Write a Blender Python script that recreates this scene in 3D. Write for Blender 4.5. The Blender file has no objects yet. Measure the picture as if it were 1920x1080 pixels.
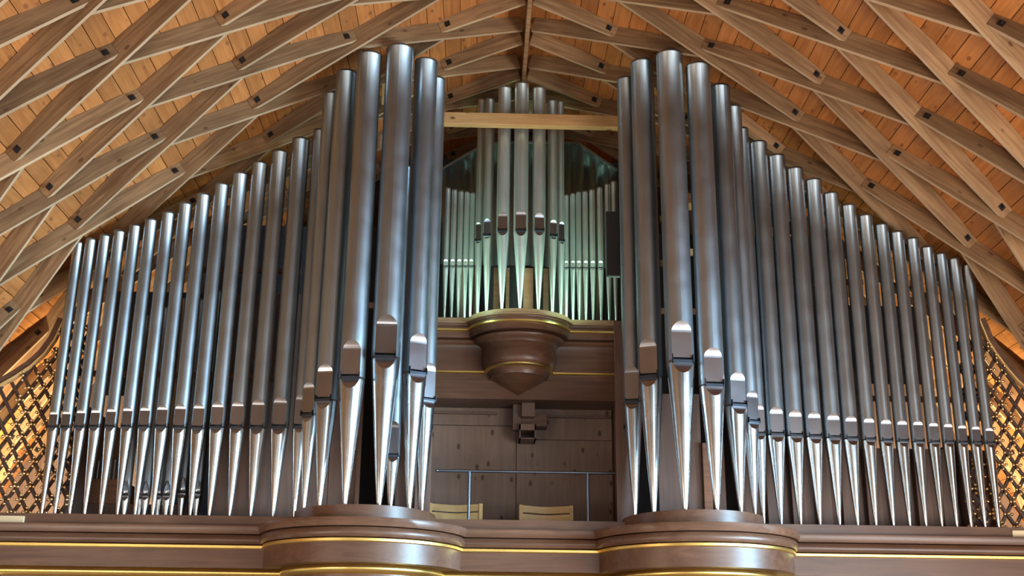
import bpy, math, random
from mathutils import Vector, Matrix
random.seed(7)
SC = bpy.context.scene
COL = SC.collection
PI = math.pi

# ------------------------------------------------------------------ camera
CAM_POS = Vector((-0.351, -9.52, 1.6))
FPX = 2199.56
RIGHT = Vector((0.99952, -0.02902, 0.0108)).normalized()
FWD = Vector((0.0241, 0.94812, 0.3170)).normalized()
UP = RIGHT.cross(FWD).normalized()
cam_data = bpy.data.cameras.new('camera')
cam_data.sensor_width = 36.0
cam_data.lens = FPX / 1920.0 * 36.0
cam_data.clip_end = 200
cam = bpy.data.objects.new('camera', cam_data)
COL.objects.link(cam)
m = Matrix((RIGHT, UP, -FWD)).transposed().to_4x4()
m.translation = CAM_POS
cam.matrix_world = m
SC.camera = cam

# ------------------------------------------------------------------ world, lights, exposure
SC.view_settings.view_transform = 'Standard'
SC.view_settings.look = 'None'
SC.view_settings.gamma = 1.0
SC.view_settings.use_curve_mapping = False
SC.view_settings.exposure = 0.0
world = bpy.data.worlds.new('nave_daylight')
SC.world = world
world.use_nodes = True
bg = world.node_tree.nodes['Background']
bg.inputs['Color'].default_value = (0.86, 0.93, 1.0, 1)
bg.inputs['Strength'].default_value = 0.3


def area_light(name, loc, aim, w, h, power, color):
    d = bpy.data.lights.new(name, 'AREA')
    d.shape = 'RECTANGLE'
    d.size, d.size_y = w, h
    d.energy = power
    d.color = color
    o = bpy.data.objects.new(name, d)
    COL.objects.link(o)
    o.location = loc
    o.rotation_euler = (Vector(aim) - Vector(loc)).to_track_quat('-Z', 'Y').to_euler()
    return o


# daylight of the nave: low windows in both side walls and the rear wall, plus an added cool panel on the right
area_light('window_light_right', (5.25, -4.4, 1.5), (0.8, -1.0, 5.0), 5.4, 1.6, 620, (1.0, 0.95, 0.88))
sw = area_light('side_window_light_right', (4.85, -3.5, 3.0), (-3.5, 0.0, 3.9), 2.2, 1.8, 265, (0.42, 0.74, 1.0))
sw.data.spread = math.radians(66)          # beam narrowed to favour the left pipes and spare the right row
area_light('tall_fill_light_right', (4.55, -9.3, 3.0), (-3.2, 0.0, 4.2), 4.4, 2.4, 260, (0.62, 0.84, 1.0))  # unseen panel added for cool streaks on the left pipes
area_light('window_light_left', (-5.25, -4.8, 1.5), (-0.5, -1.0, 5.0), 4.4, 1.4, 250, (1.0, 0.90, 0.78))
area_light('window_light_rear', (0.0, -13.7, 1.5), (0.0, 0.0, 4.2), 6.5, 2.0, 200, (1.0, 0.95, 0.86))


# ------------------------------------------------------------------ helpers
def at(px, py, Y):
    """point of the photographed place at depth Y seen at pixel (px, py)"""
    d = RIGHT * ((px - 960) / FPX) - UP * ((py - 540) / FPX) + FWD
    return CAM_POS + d * ((Y - CAM_POS.y) / d.y)


def mesh_from(name, verts, faces, smooth=False):
    me = bpy.data.meshes.new(name)
    me.from_pydata([tuple(v) for v in verts], [], faces)
    if smooth:
        me.polygons.foreach_set('use_smooth', [True] * len(me.polygons))
    me.update()
    return me


def obj(name, me, mat=None, parent=None, loc=None):
    o = bpy.data.objects.new(name, me)
    COL.objects.link(o)
    if mat is not None and me is not None and len(me.materials) == 0:
        me.materials.append(mat)
    if parent is not None:
        o.parent = parent
    if loc is not None:
        o.location = loc
    return o


def tag(o, label=None, cat=None, group=None, kind=None):
    if label: o['label'] = label
    if cat: o['category'] = cat
    if group: o['group'] = group
    if kind: o['kind'] = kind
    return o


def thing(name, loc, label, cat, group=None, rz=0.0):
    o = bpy.data.objects.new(name, None)
    o.empty_display_size = 0.1
    COL.objects.link(o)
    o.location = loc
    o.rotation_euler = (0, 0, rz)
    return tag(o, label, cat, group)


class MB:
    """collects simple shapes into one mesh"""
    def __init__(s):
        s.v = []; s.f = []; s.sm = []

    def add(s, verts, faces, smooth=False):
        n = len(s.v)
        s.v += [tuple(v) for v in verts]
        s.f += [tuple(i + n for i in f) for f in faces]
        s.sm += [smooth] * len(faces)
        return s

    def box(s, x0, x1, y0, y1, z0, z1):
        v = [(x0, y0, z0), (x1, y0, z0), (x1, y1, z0), (x0, y1, z0), (x0, y0, z1), (x1, y0, z1), (x1, y1, z1), (x0, y1, z1)]
        f = [(3, 2, 1, 0), (4, 5, 6, 7), (0, 1, 5, 4), (1, 2, 6, 5), (2, 3, 7, 6), (3, 0, 4, 7)]
        return s.add(v, f)

    def bbox(s, x0, x1, y0, y1, z0, z1, b):
        """box with chamfered edges along its long axis (all 12 edges approximated by an inset ring)"""
        X = [x0, x0 + b, x1 - b, x1]; Y = [y0, y0 + b, y1 - b, y1]; Z = [z0, z0 + b, z1 - b, z1]
        v = []
        idx = {}
        def p(i, j, k):
            key = (i, j, k)
            if key not in idx:
                idx[key] = len(v); v.append((X[i], Y[j], Z[k]))
            return idx[key]
        f = []
        for k, o in ((0, 1), (3, -1)):
            q = [p(1, 1, k), p(2, 1, k), p(2, 2, k), p(1, 2, k)]
            f.append(q if k else q[::-1])
        for j in (0, 3):
            q = [p(1, j, 1), p(2, j, 1), p(2, j, 2), p(1, j, 2)]
            f.append(q if j == 0 else q[::-1])
        for i in (0, 3):
            q = [p(i, 1, 1), p(i, 2, 1), p(i, 2, 2), p(i, 1, 2)]
            f.append(q if i else q[::-1])
        # edge chamfers
        for j in (0, 3):
            for k in (0, 3):
                jj = 1 if j == 0 else 2; kk = 1 if k == 0 else 2
                f.append([p(1, j, kk), p(2, j, kk), p(2, jj, k), p(1, jj, k)])
        for i in (0, 3):
            for k in (0, 3):
                ii = 1 if i == 0 else 2; kk = 1 if k == 0 else 2
                f.append([p(i, 1, kk), p(i, 2, kk), p(ii, 2, k), p(ii, 1, k)])
        for i in (0, 3):
            for j in (0, 3):
                ii = 1 if i == 0 else 2; jj = 1 if j == 0 else 2
                f.append([p(i, jj, 1), p(i, jj, 2), p(ii, j, 2), p(ii, j, 1)])
        for i in (0, 3):
            for j in (0, 3):
                for k in (0, 3):
                    ii = 1 if i == 0 else 2; jj = 1 if j == 0 else 2; kk = 1 if k == 0 else 2
                    f.append([p(i, jj, kk), p(ii, j, kk), p(ii, jj, k)])
        return s.add(v, f)

    def tube(s, p0, p1, r0, r1=None, n=12, caps=True, smooth=True):
        r1 = r0 if r1 is None else r1
        p0 = Vector(p0); p1 = Vector(p1)
        d = (p1 - p0).normalized()
        a = d.orthogonal().normalized(); b = d.cross(a)
        v = []
        for p, r in ((p0, r0), (p1, r1)):
            for i in range(n):
                t = 2 * PI * i / n
                v.append(p + a * (r * math.cos(t)) + b * (r * math.sin(t)))
        f = [(i, (i + 1) % n, n + (i + 1) % n, n + i) for i in range(n)]
        s.add(v, f, smooth)
        if caps:
            s.add(v[:n], [tuple(range(n))[::-1]])
            s.add(v[n:], [tuple(range(n))])
        return s

    def ball(s, c, r, n=10, k=6):
        v = [(c[0], c[1], c[2] - r)]
        for j in range(1, k):
            t = PI * j / k
            for i in range(n):
                u = 2 * PI * i / n
                v.append((c[0] + r * math.sin(t) * math.cos(u), c[1] + r * math.sin(t) * math.sin(u), c[2] - r * math.cos(t)))
        v.append((c[0], c[1], c[2] + r))
        f = [(0, 1 + (i + 1) % n, 1 + i) for i in range(n)]
        for j in range(k - 2):
            for i in range(n):
                a = 1 + j * n + i; b = 1 + j * n + (i + 1) % n
                f.append((a, b, b + n, a + n))
        L = len(v) - 1; o = 1 + (k - 2) * n
        f += [(o + i, o + (i + 1) % n, L) for i in range(n)]
        return s.add(v, f, True)

    def mesh(s, name):
        me = mesh_from(name, s.v, s.f)
        me.polygons.foreach_set('use_smooth', s.sm)
        return me

    def build(s, name, mat, parent=None, loc=None):
        return obj(name, s.mesh(name), mat, parent, loc)


# ------------------------------------------------------------------ materials
def new_mat(name):
    mt = bpy.data.materials.new(name)
    mt.use_nodes = True
    nt = mt.node_tree
    return mt, nt, nt.nodes['Principled BSDF']


def nd(nt, typ, **kw):
    n = nt.nodes.new(typ)
    for k, v in kw.items():
        if k.startswith('i_'):
            n.inputs[k[2:].replace('_', ' ')].default_value = v
        else:
            setattr(n, k, v)
    return n


def wood(name, c_dark, c_light, axis='X', rough=0.55, scale=1.0, knots=0.0, rnd=0.25, knot_col=(0.10, 0.04, 0.02), knot_scale=5.0, spec=0.35, coat=0.0, bump=0.15):
    mt, nt, b = new_mat(name)
    L = nt.links.new
    tc = nd(nt, 'ShaderNodeTexCoord')
    oi = nd(nt, 'ShaderNodeObjectInfo')
    mul = nd(nt, 'ShaderNodeVectorMath', operation='SCALE')
    comb = nd(nt, 'ShaderNodeCombineXYZ')
    for i in range(3):
        L(oi.outputs['Random'], comb.inputs[i])
    L(comb.outputs[0], mul.inputs[0]); mul.inputs['Scale'].default_value = 37.0
    add = nd(nt, 'ShaderNodeVectorMath', operation='ADD')
    L(tc.outputs['Object'], add.inputs[0]); L(mul.outputs[0], add.inputs[1])
    mp = nd(nt, 'ShaderNodeMapping')
    sc = {'X': (0.9, 14, 14), 'Y': (14, 0.9, 14), 'Z': (14, 14, 0.9)}[axis]
    mp.inputs['Scale'].default_value = [q * scale for q in sc]
    L(add.outputs[0], mp.inputs['Vector'])
    n1 = nd(nt, 'ShaderNodeTexNoise'); n1.inputs['Scale'].default_value = 2.2; n1.inputs['Detail'].default_value = 5.0; n1.inputs['Distortion'].default_value = 0.9
    L(mp.outputs[0], n1.inputs['Vector'])
    ramp = nd(nt, 'ShaderNodeValToRGB')
    ramp.color_ramp.elements[0].position = 0.30; ramp.color_ramp.elements[0].color = (*c_dark, 1)
    ramp.color_ramp.elements[1].position = 0.72; ramp.color_ramp.elements[1].color = (*c_light, 1)
    L(n1.outputs['Fac'], ramp.inputs[0])
    col = ramp.outputs[0]
    # blotches
    n2 = nd(nt, 'ShaderNodeTexNoise'); n2.inputs['Scale'].default_value = 2.6; n2.inputs['Detail'].default_value = 3.0
    L(add.outputs[0], n2.inputs['Vector'])
    hs = nd(nt, 'ShaderNodeHueSaturation')
    mr = nd(nt, 'ShaderNodeMapRange'); mr.inputs['To Min'].default_value = 1 - rnd; mr.inputs['To Max'].default_value = 1 + rnd
    L(oi.outputs['Random'], mr.inputs['Value'])
    mr2 = nd(nt, 'ShaderNodeMapRange'); mr2.inputs['From Min'].default_value = 0.3; mr2.inputs['From Max'].default_value = 0.7
    mr2.inputs['To Min'].default_value = 0.86; mr2.inputs['To Max'].default_value = 1.12
    L(n2.outputs['Fac'], mr2.inputs['Value'])
    mm = nd(nt, 'ShaderNodeMath', operation='MULTIPLY'); L(mr.outputs[0], mm.inputs[0]); L(mr2.outputs[0], mm.inputs[1])
    L(mm.outputs[0], hs.inputs['Value']); L(col, hs.inputs['Color'])
    col = hs.outputs[0]
    if knots > 0:
        mp2 = nd(nt, 'ShaderNodeMapping')
        kk = {'X': (0.55, 1, 1), 'Y': (1, 0.55, 1), 'Z': (1, 1, 0.55)}[axis]
        mp2.inputs['Scale'].default_value = kk
        L(add.outputs[0], mp2.inputs['Vector'])
        vo = nd(nt, 'ShaderNodeTexVoronoi'); vo.inputs['Scale'].default_value = knot_scale
        L(mp2.outputs[0], vo.inputs['Vector'])
        kr = nd(nt, 'ShaderNodeMapRange'); kr.inputs['From Min'].default_value = 0.10 * knots; kr.inputs['From Max'].default_value = 0.17 * knots
        kr.inputs['To Min'].default_value = 0.85; kr.inputs['To Max'].default_value = 0.0
        L(vo.outputs['Distance'], kr.inputs['Value'])
        mx = nd(nt, 'ShaderNodeMixRGB'); mx.inputs['Color2'].default_value = (*knot_col, 1)
        L(kr.outputs[0], mx.inputs['Fac']); L(col, mx.inputs['Color1'])
        col = mx.outputs[0]
    L(col, b.inputs['Base Color'])
    b.inputs['Roughness'].default_value = rough
    b.inputs['Specular IOR Level'].default_value = spec
    b.inputs['Coat Weight'].default_value = coat
    b.inputs['Coat Roughness'].default_value = 0.25
    if bump:
        bp = nd(nt, 'ShaderNodeBump'); bp.inputs['Strength'].default_value = bump; bp.inputs['Distance'].default_value = 0.004
        L(n1.outputs['Fac'], bp.inputs['Height']); L(bp.outputs[0], b.inputs['Normal'])
    return mt


def metal(name, col, rough, tint=None, streak=0.5, metallic=1.0, rvar=0.12, bump=0.0):
    mt, nt, b = new_mat(name)
    L = nt.links.new
    tc = nd(nt, 'ShaderNodeTexCoord'); oi = nd(nt, 'ShaderNodeObjectInfo')
    add = nd(nt, 'ShaderNodeVectorMath', operation='ADD')
    comb = nd(nt, 'ShaderNodeCombineXYZ')
    ml = nd(nt, 'ShaderNodeMath', operation='MULTIPLY'); ml.inputs[1].default_value = 51.0
    L(oi.outputs['Random'], ml.inputs[0])
    for i in range(3):
        L(ml.outputs[0], comb.inputs[i])
    L(tc.outputs['Object'], add.inputs[0]); L(comb.outputs[0], add.inputs[1])
    mp = nd(nt, 'ShaderNodeMapping'); mp.inputs['Scale'].default_value = (9, 9, 0.35)
    L(add.outputs[0], mp.inputs['Vector'])
    n1 = nd(nt, 'ShaderNodeTexNoise'); n1.inputs['Scale'].default_value = 1.3; n1.inputs['Detail'].default_value = 1.5
    L(mp.outputs[0], n1.inputs['Vector'])
    n2 = nd(nt, 'ShaderNodeTexNoise'); n2.inputs['Scale'].default_value = 6.0; n2.inputs['Detail'].default_value = 1.0
    L(add.outputs[0], n2.inputs['Vector'])
    mx = nd(nt, 'ShaderNodeMixRGB')
    mx.inputs['Color1'].default_value = (*col, 1)
    mx.inputs['Color2'].default_value = (*(tint or [c * 0.7 for c in col]), 1)
    r1 = nd(nt, 'ShaderNodeMapRange'); r1.inputs['From Min'].default_value = 0.35; r1.inputs['From Max'].default_value = 0.7; r1.inputs['To Max'].default_value = streak
    L(n1.outputs['Fac'], r1.inputs['Value']); L(r1.outputs[0], mx.inputs['Fac'])
    hs = nd(nt, 'ShaderNodeHueSaturation')
    mr = nd(nt, 'ShaderNodeMapRange'); mr.inputs['To Min'].default_value = 0.9; mr.inputs['To Max'].default_value = 1.1
    L(oi.outputs['Random'], mr.inputs['Value']); L(mr.outputs[0], hs.inputs['Value']); L(mx.outputs[0], hs.inputs['Color'])
    L(hs.outputs[0], b.inputs['Base Color'])
    r2 = nd(nt, 'ShaderNodeMapRange'); r2.inputs['From Min'].default_value = 0.3; r2.inputs['From Max'].default_value = 0.7
    r2.inputs['To Min'].default_value = rough - rvar * 0.5; r2.inputs['To Max'].default_value = rough + rvar * 0.5
    L(n2.outputs['Fac'], r2.inputs['Value']); L(r2.outputs[0], b.inputs['Roughness'])
    b.inputs['Metallic'].default_value = metallic
    if bump:
        bp = nd(nt, 'ShaderNodeBump'); bp.inputs['Strength'].default_value = bump; bp.inputs['Distance'].default_value = 0.003
        L(n1.outputs['Fac'], bp.inputs['Height']); L(bp.outputs[0], b.inputs['Normal'])
    return mt


def plain(name, col, rough=0.6, metallic=0.0, noise=0.12, emit=None, estr=0.0):
    mt, nt, b = new_mat(name)
    L = nt.links.new
    tc = nd(nt, 'ShaderNodeTexCoord')
    n = nd(nt, 'ShaderNodeTexNoise'); n.inputs['Scale'].default_value = 9.0; n.inputs['Detail'].default_value = 4.0
    L(tc.outputs['Object'], n.inputs['Vector'])
    mx = nd(nt, 'ShaderNodeMixRGB')
    mx.inputs['Color1'].default_value = (*[c * (1 - noise) for c in col], 1)
    mx.inputs['Color2'].default_value = (*[min(1, c * (1 + noise)) for c in col], 1)
    L(n.outputs['Fac'], mx.inputs['Fac']); L(mx.outputs[0], b.inputs['Base Color'])
    b.inputs['Roughness'].default_value = rough
    b.inputs['Metallic'].default_value = metallic
    if emit:
        b.inputs['Emission Color'].default_value = (*emit, 1)
        b.inputs['Emission Strength'].default_value = estr
    return mt


M = {}
M['pine'] = wood('orange_pine_board', (0.33, 0.113, 0.030), (0.47, 0.182, 0.053), 'Y', 0.5, 1.0, knots=1.15, rnd=0.20, knot_scale=10.0, spec=0.3, knot_col=(0.20, 0.07, 0.025))
M['lamella'] = wood('aged_lamella_timber', (0.168, 0.082, 0.038), (0.325, 0.186, 0.090), 'X', 0.62, 1.0, knots=0.8, rnd=0.28, knot_scale=8.0, spec=0.25)
M['lamella_edge'] = wood('pale_lamella_edge', (0.37, 0.235, 0.135), (0.47, 0.315, 0.19), 'X', 0.65, 1.0, rnd=0.12, spec=0.2)  # paler wood colour for the bottom faces of the planks
M['beam'] = wood('fresh_pine_beam', (0.40, 0.20, 0.075), (0.54, 0.30, 0.125), 'X', 0.5, 1.0, knots=1.0, rnd=0.05, knot_scale=9.0)
M['case'] = wood('dark_stained_case_wood', (0.085, 0.037, 0.020), (0.138, 0.064, 0.036), 'X', 0.40, 0.8, rnd=0.06, spec=0.4, coat=0.08, bump=0.05)
M['case_v'] = wood('dark_stained_panel_wood', (0.100, 0.054, 0.040), (0.150, 0.086, 0.062), 'Z', 0.5, 0.8, rnd=0.12, spec=0.4, coat=0.1, bump=0.05)
M['knotty'] = wood('knotty_gallery_panel', (0.170, 0.108, 0.078), (0.225, 0.146, 0.108), 'Z', 0.55, 0.6, knots=1.0, rnd=0.05, knot_scale=9.0, knot_col=(0.04, 0.018, 0.012), bump=0.05)
M['tan'] = wood('tan_oak_board', (0.24, 0.14, 0.07), (0.34, 0.21, 0.115), 'X', 0.5, 0.8, rnd=0.05)
M['pale'] = wood('pale_beech', (0.50, 0.28, 0.10), (0.60, 0.36, 0.145), 'X', 0.45, 0.8, rnd=0.06)
M['cream'] = wood('pale_lime_wood', (0.62, 0.47, 0.28), (0.70, 0.55, 0.35), 'X', 0.5, 0.8, rnd=0.04)
M['bar'] = wood('dark_lattice_wood', (0.045, 0.020, 0.012), (0.070, 0.034, 0.020), 'X', 0.5, 0.8, rnd=0.1)
M['inner'] = wood('reddish_wind_chest', (0.20, 0.085, 0.045), (0.28, 0.13, 0.07), 'X', 0.55, 0.8, rnd=0.1)
M['dark'] = plain('inner_shade_dark', (0.030, 0.024, 0.026), 0.7)  # near-black colour stands in for the shade inside the case
M['panel_black'] = plain('matt_black_panel', (0.020, 0.016, 0.018), 0.65)
M['body'] = metal('zinc_pipe_body', (0.40, 0.455, 0.50), 0.38, (0.38, 0.36, 0.34), 0.6, rvar=0.06, bump=0.9)
M['foot'] = metal('polished_pipe_foot', (0.54, 0.57, 0.59), 0.25, (0.47, 0.43, 0.38), 0.7, rvar=0.05, bump=0.9)
M['lip'] = metal('pipe_lip_metal', (0.40, 0.40, 0.43), 0.25, (0.35, 0.34, 0.36), 0.5, rvar=0.03)
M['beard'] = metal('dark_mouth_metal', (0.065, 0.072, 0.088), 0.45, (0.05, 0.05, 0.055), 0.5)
M['tin'] = metal('bright_tin', (0.66, 0.69, 0.67), 0.40, (0.56, 0.58, 0.55), 0.4, metallic=0.92, rvar=0.05)
M['sheet'] = metal('bare_sheet_metal', (0.48, 0.52, 0.52), 0.36, (0.42, 0.46, 0.46), 0.4, rvar=0.02)
M['gold'] = metal('gilding', (0.92, 0.66, 0.22), 0.36, (0.80, 0.54, 0.16), 0.4, rvar=0.04)
M['brass'] = metal('gilt_ball', (0.90, 0.68, 0.36), 0.25, (0.75, 0.5, 0.22), 0.3)
M['steel'] = metal('steel_tube', (0.20, 0.24, 0.31), 0.4, (0.25, 0.27, 0.3), 0.4)
M['iron'] = plain('dark_iron', (0.035, 0.03, 0.028), 0.5, 0.7)
M['plaster'] = plain('cream_plaster', (0.72, 0.64, 0.50), 0.85, noise=0.05)
M['floor'] = plain('warm_floor_tiles', (0.50, 0.40, 0.30), 0.4, noise=0.2)
M['lamp_led'] = plain('led_lens', (0.9, 1.0, 0.95), 0.4, emit=(0.75, 1.0, 0.88), estr=6.0)
M['lamp_bulb'] = plain('warm_bulb', (1.0, 0.85, 0.6), 0.4, emit=(1.0, 0.66, 0.28), estr=12.0)

# ------------------------------------------------------------------ vault (pointed lamella roof)
RB, CXV, CZV = 7.647, 1.858, -0.193     # lower edge of the lamellae: circle about (-+CXV, CZV)
DEP = 0.172
RT = RB + DEP                            # under side of the boards
TH0, DTH = math.radians(43.9), math.radians(6.67)
TH_R = math.acos(CXV / RB)               # ridge
Y_ROW0, PITCH = -2.675, 0.68
V_Y0, V_Y1 = -5.3, 2.45


def vp(side, th, rad, Y):
    return Vector((side * (rad * math.cos(th) - CXV), Y, CZV + rad * math.sin(th)))


th_lo = math.radians(15.5)
# outer shell
v = []; f = []
ns = 26
for side in (-1, 1):
    for Yq in (-14.2, V_Y1 + 0.1):
        for q in range(ns + 1):
            rad = RT + 0.06
            th_top = math.acos(CXV / rad)
            v.append(vp(side, th_lo + (th_top - th_lo) * q / ns, rad, Yq))
for sidx in range(2):
    o = sidx * 2 * (ns + 1)
    for q in range(ns):
        a, b_, c, d = o + q, o + q + 1, o + ns + 1 + q + 1, o + ns + 1 + q
        f.append((a, b_, c, d) if sidx == 0 else (d, c, b_, a))
ceiling = obj('ceiling', mesh_from('ceiling', v, f), M['lamella'])
tag(ceiling, 'orange pine vault of a pointed lamella roof', None, None, 'structure')

# boards of the vault, running along the nave
bw = 0.152
for side in (-1, 1):
    th_top = math.acos(CXV / RT) - 0.002
    nb = int((th_top - th_lo) * RT / bw)
    dth = (th_top - th_lo) / nb
    for k in range(nb):
        t0 = th_lo + dth * k; t1 = t0 + dth * 0.965
        cut = random.uniform(-3.4, 1.4)
        for (ya, yb) in ((V_Y0, cut - 0.002), (cut + 0.002, V_Y1)):
            jit = random.uniform(-0.003, 0.003)
            c = vp(side, (t0 + t1) / 2, RT + jit, (ya + yb) / 2)
            vv = []
            for Yq in (ya, yb):
                for (tt, rr) in ((t0, RT + jit), (t1, RT + jit), (t1, RT + jit + 0.02), (t0, RT + jit + 0.02)):
                    vv.append(vp(side, tt, rr, Yq) - c)
            ff = [(0, 1, 2, 3), (7, 6, 5, 4), (0, 4, 5, 1), (1, 5, 6, 2), (2, 6, 7, 3), (3, 7, 4, 0)]
            if side > 0:
                ff = [q[::-1] for q in ff]
            obj('ceiling_board', mesh_from('ceiling_board', vv, ff), M['pine'], ceiling, c)

# washer and nut shared by all nodes
bm_ = MB()
bm_.box(-0.024, 0.024, -0.005, 0.0, -0.024, 0.024)
bm_.tube((0, -0.004, 0), (0, -0.02, 0), 0.013, 0.013, 6, True, False)
bm_.tube((0, -0.02, 0), (0, -0.03, 0), 0.007, 0.007, 8, True, False)
bolt_me = bm_.mesh('bolt'); bolt_me.materials.append(M['iron'])

T_L = 0.030                               # plank thickness
ECC = 0.075
S_COL = DTH * RB                          # arc length of one column step


def lamella(side, fam, k, r):
    """fam +1: climbs away from the camera; -1: climbs towards it. k through-column, r row at k"""
    slope = fam * 0.5 * PITCH             # Y gained per column
    d1 = Vector((S_COL, slope)).normalized()
    d2 = Vector((S_COL, -slope)).normalized()
    run = Vector((S_COL, slope)) + d2 * ECC    # ends sit a little apart along the crossing plank
    d1 = run.normalized()
    d2 = Vector((d1.x, -d1.y))
    n1 = Vector((-d1.y, d1.x))
    yk = Y_ROW0 + PITCH * r
    thk = TH0 + DTH * k
    pts2 = {}
    for e in (-1, 1):
        node = run * e + Vector((0, yk))
        ridge = thk + e * DTH > TH_R - 0.004
        if ridge:
            s_end = (TH_R - 0.0045 - thk) * RB
            for w in (-1, 1):
                base = n1 * (w * T_L / 2) + Vector((0, yk))
                t = (s_end - base.x) / d1.x
                pts2[(e, w)] = base + d1 * t
        else:
            # cut along the near face of the crossing plank
            n2 = Vector((-d2.y, d2.x))
            inward = Vector((0, yk)) - node
            off = node + n2 * (T_L / 2 + 0.001) * (1 if inward.dot(n2) > 0 else -1)
            for w in (-1, 1):
                base = n1 * (w * T_L / 2) + Vector((0, yk))
                t = (off - base).dot(n2) / d1.dot(n2)
                pts2[(e, w)] = base + d1 * t
    if max(p.y for p in pts2.values()) > V_Y1 - 0.02 or min(p.y for p in pts2.values()) < V_Y0:
        return
    if thk - DTH < th_lo:
        return
    NS = 6
    W = []
    for i in range(NS + 1):
        for w in (-1, 1):
            p = pts2[(-1, w)].lerp(pts2[(1, w)], i / NS)
            th = thk + p.x / RB
            W.append(vp(side, th, RT - 0.002, p.y))
            W.append(vp(side, th, RB / math.cos(th - thk), p.y))
    mid = vp(side, thk, (RB + RT) / 2, yk)
    xa = (W[NS * 4 + 1] - W[1]).normalized()
    za = vp(side, thk, 1, 0) - vp(side, thk, 0, 0); za = (za - xa * za.dot(xa)).normalized()
    ya = za.cross(xa)
    rot = Matrix((xa, ya, za))
    vv = [rot @ (p - mid) for p in W]
    ff = []; mi = []
    for i in range(NS):
        a = i * 4
        q = [(a, a + 4, a + 5, a + 1), (a + 3, a + 7, a + 6, a + 2), (a + 1, a + 5, a + 7, a + 3), (a + 2, a + 6, a + 4, a)]
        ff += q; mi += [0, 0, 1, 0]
    ff += [(0, 1, 3, 2), (NS * 4 + 2, NS * 4 + 3, NS * 4 + 1, NS * 4)]; mi += [0, 0]
    me = mesh_from('lamella', vv, ff)
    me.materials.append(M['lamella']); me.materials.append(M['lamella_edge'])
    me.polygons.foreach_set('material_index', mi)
    o = obj('lamella', me, None, ceiling)
    mw = rot.transposed().to_4x4(); mw.translation = mid
    o.matrix_local = mw
    # bolt on the camera side at the end that lies over the crossing plank
    e = 1 if fam > 0 else -1
    if thk + e * DTH <= TH_R:
        w = -1 if fam > 0 else 1
        for w in (-1, 1):
            p2 = pts2[(e, w)] - d1 * (e * 0.075)
            th = thk + p2.x / RB
            nrm2 = n1 * w
            if nrm2.y < 0:
                rad = (RT + RB / math.cos(th - thk)) / 2
                pos = vp(side, th, rad, p2.y)
                tang = vp(side, th + 0.01, rad, p2.y) - pos; tang.normalize()
                nor = (tang * nrm2.x + Vector((0, 1, 0)) * nrm2.y).normalized()
                up = vp(side, th, 1, 0) - vp(side, th, 0, 0)
                xb = (-nor).cross(up).normalized()
                zb = xb.cross(-nor).normalized()
                mb = Matrix((xb, -nor, zb)).transposed().to_4x4(); mb.translation = pos
                bo = obj('bolt', bolt_me, None, o)
                bo.matrix_local = mw.inverted() @ mb
    return o


for side in (-1, 1):
    for r2 in range(-10, 16):
        r = r2 / 2
        for k in range(-4, 6):
            even = (k % 2 == 0)
            if even and r2 % 2 != 0:
                lamella(side, +1, k, r)
            if (not even) and r2 % 2 == 0:
                if k == 5:
                    # short piece from the fourth column up to the ridge board
                    lamella(side, -1, k, r)
                else:
                    lamella(side, -1, k, r)

# ridge board
rb = MB().box(-0.018, 0.018, -3.72, 3.87, -0.15, 0.13)
ro = rb.build('ridge_board', M['lamella'], ceiling, (0, -1.5, 7.29))

# back wall, side walls, floor
v = []
n_ = 18
outline = [(-5.62, 0.0), (-5.62, 1.8)]
for q in range(n_ + 1):
    rad = RT + 0.05
    th_top = math.acos(CXV / rad)
    p = vp(-1, th_lo + (th_top - th_lo) * q / n_, rad, 0)
    outline.append((p.x, p.z))
outline += [(-x, z) for x, z in outline[::-1][1:]]
v = [(x, 2.46, z) for x, z in outline] + [(x, 2.60, z) for x, z in outline]
N_ = len(outline)
f = [tuple(range(N_)), tuple(range(2 * N_ - 1, N_ - 1, -1))] + [(i, N_ + i, N_ + (i + 1) % N_, (i + 1) % N_) for i in range(N_)]
tag(obj('wall_back', mesh_from('wall_back', v, f), M['case_v']), None, None, None, 'structure')
tag(MB().box(-5.8, -5.62, -14.2, 2.46, 0, 1.95).build('wall_left', M['plaster']), kind='structure')
tag(MB().box(5.62, 5.8, -14.2, 2.46, 0, 1.95).build('wall_right', M['plaster']), kind='structure')
v = [(x, -14.2, z) for x, z in outline] + [(x, -14.05, z) for x, z in outline]
tag(obj('wall_rear', mesh_from('wall_rear', v, f), M['lamella']), None, None, None, 'structure')
tag(MB().box(-5.62, 5.62, -14.2, 2.46, -0.1, 0).build('floor', M['floor']), kind='structure')

# ------------------------------------------------------------------ gallery front with its two round towers
Z_SHELF = 2.81
Z_TOW = 2.84
TLX, TRX = -1.262, 1.372
X_END = 5.15


def outline_path(fy, R, D, n=28, x_end=X_END):
    """front outline: straight at Y=-fy, half-round bays of half width R and depth D at the towers"""
    pts = [(-x_end, -fy)]
    for cx in (TLX, TRX):
        for i in range(n + 1):
            a = PI - PI * i / n
            x = cx + R * math.cos(a); y = 0.02 - D * math.sin(a)
            if y < -fy - 1e-6:
                pts.append((x, y))
            elif i == 0 or i == n:
                pts.append((x, -fy))
    pts.append((x_end, -fy))
    out = [pts[0]]
    for p in pts[1:]:
        if abs(p[0] - out[-1][0]) + abs(p[1] - out[-1][1]) > 1e-5:
            out.append(p)
    return out


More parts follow.
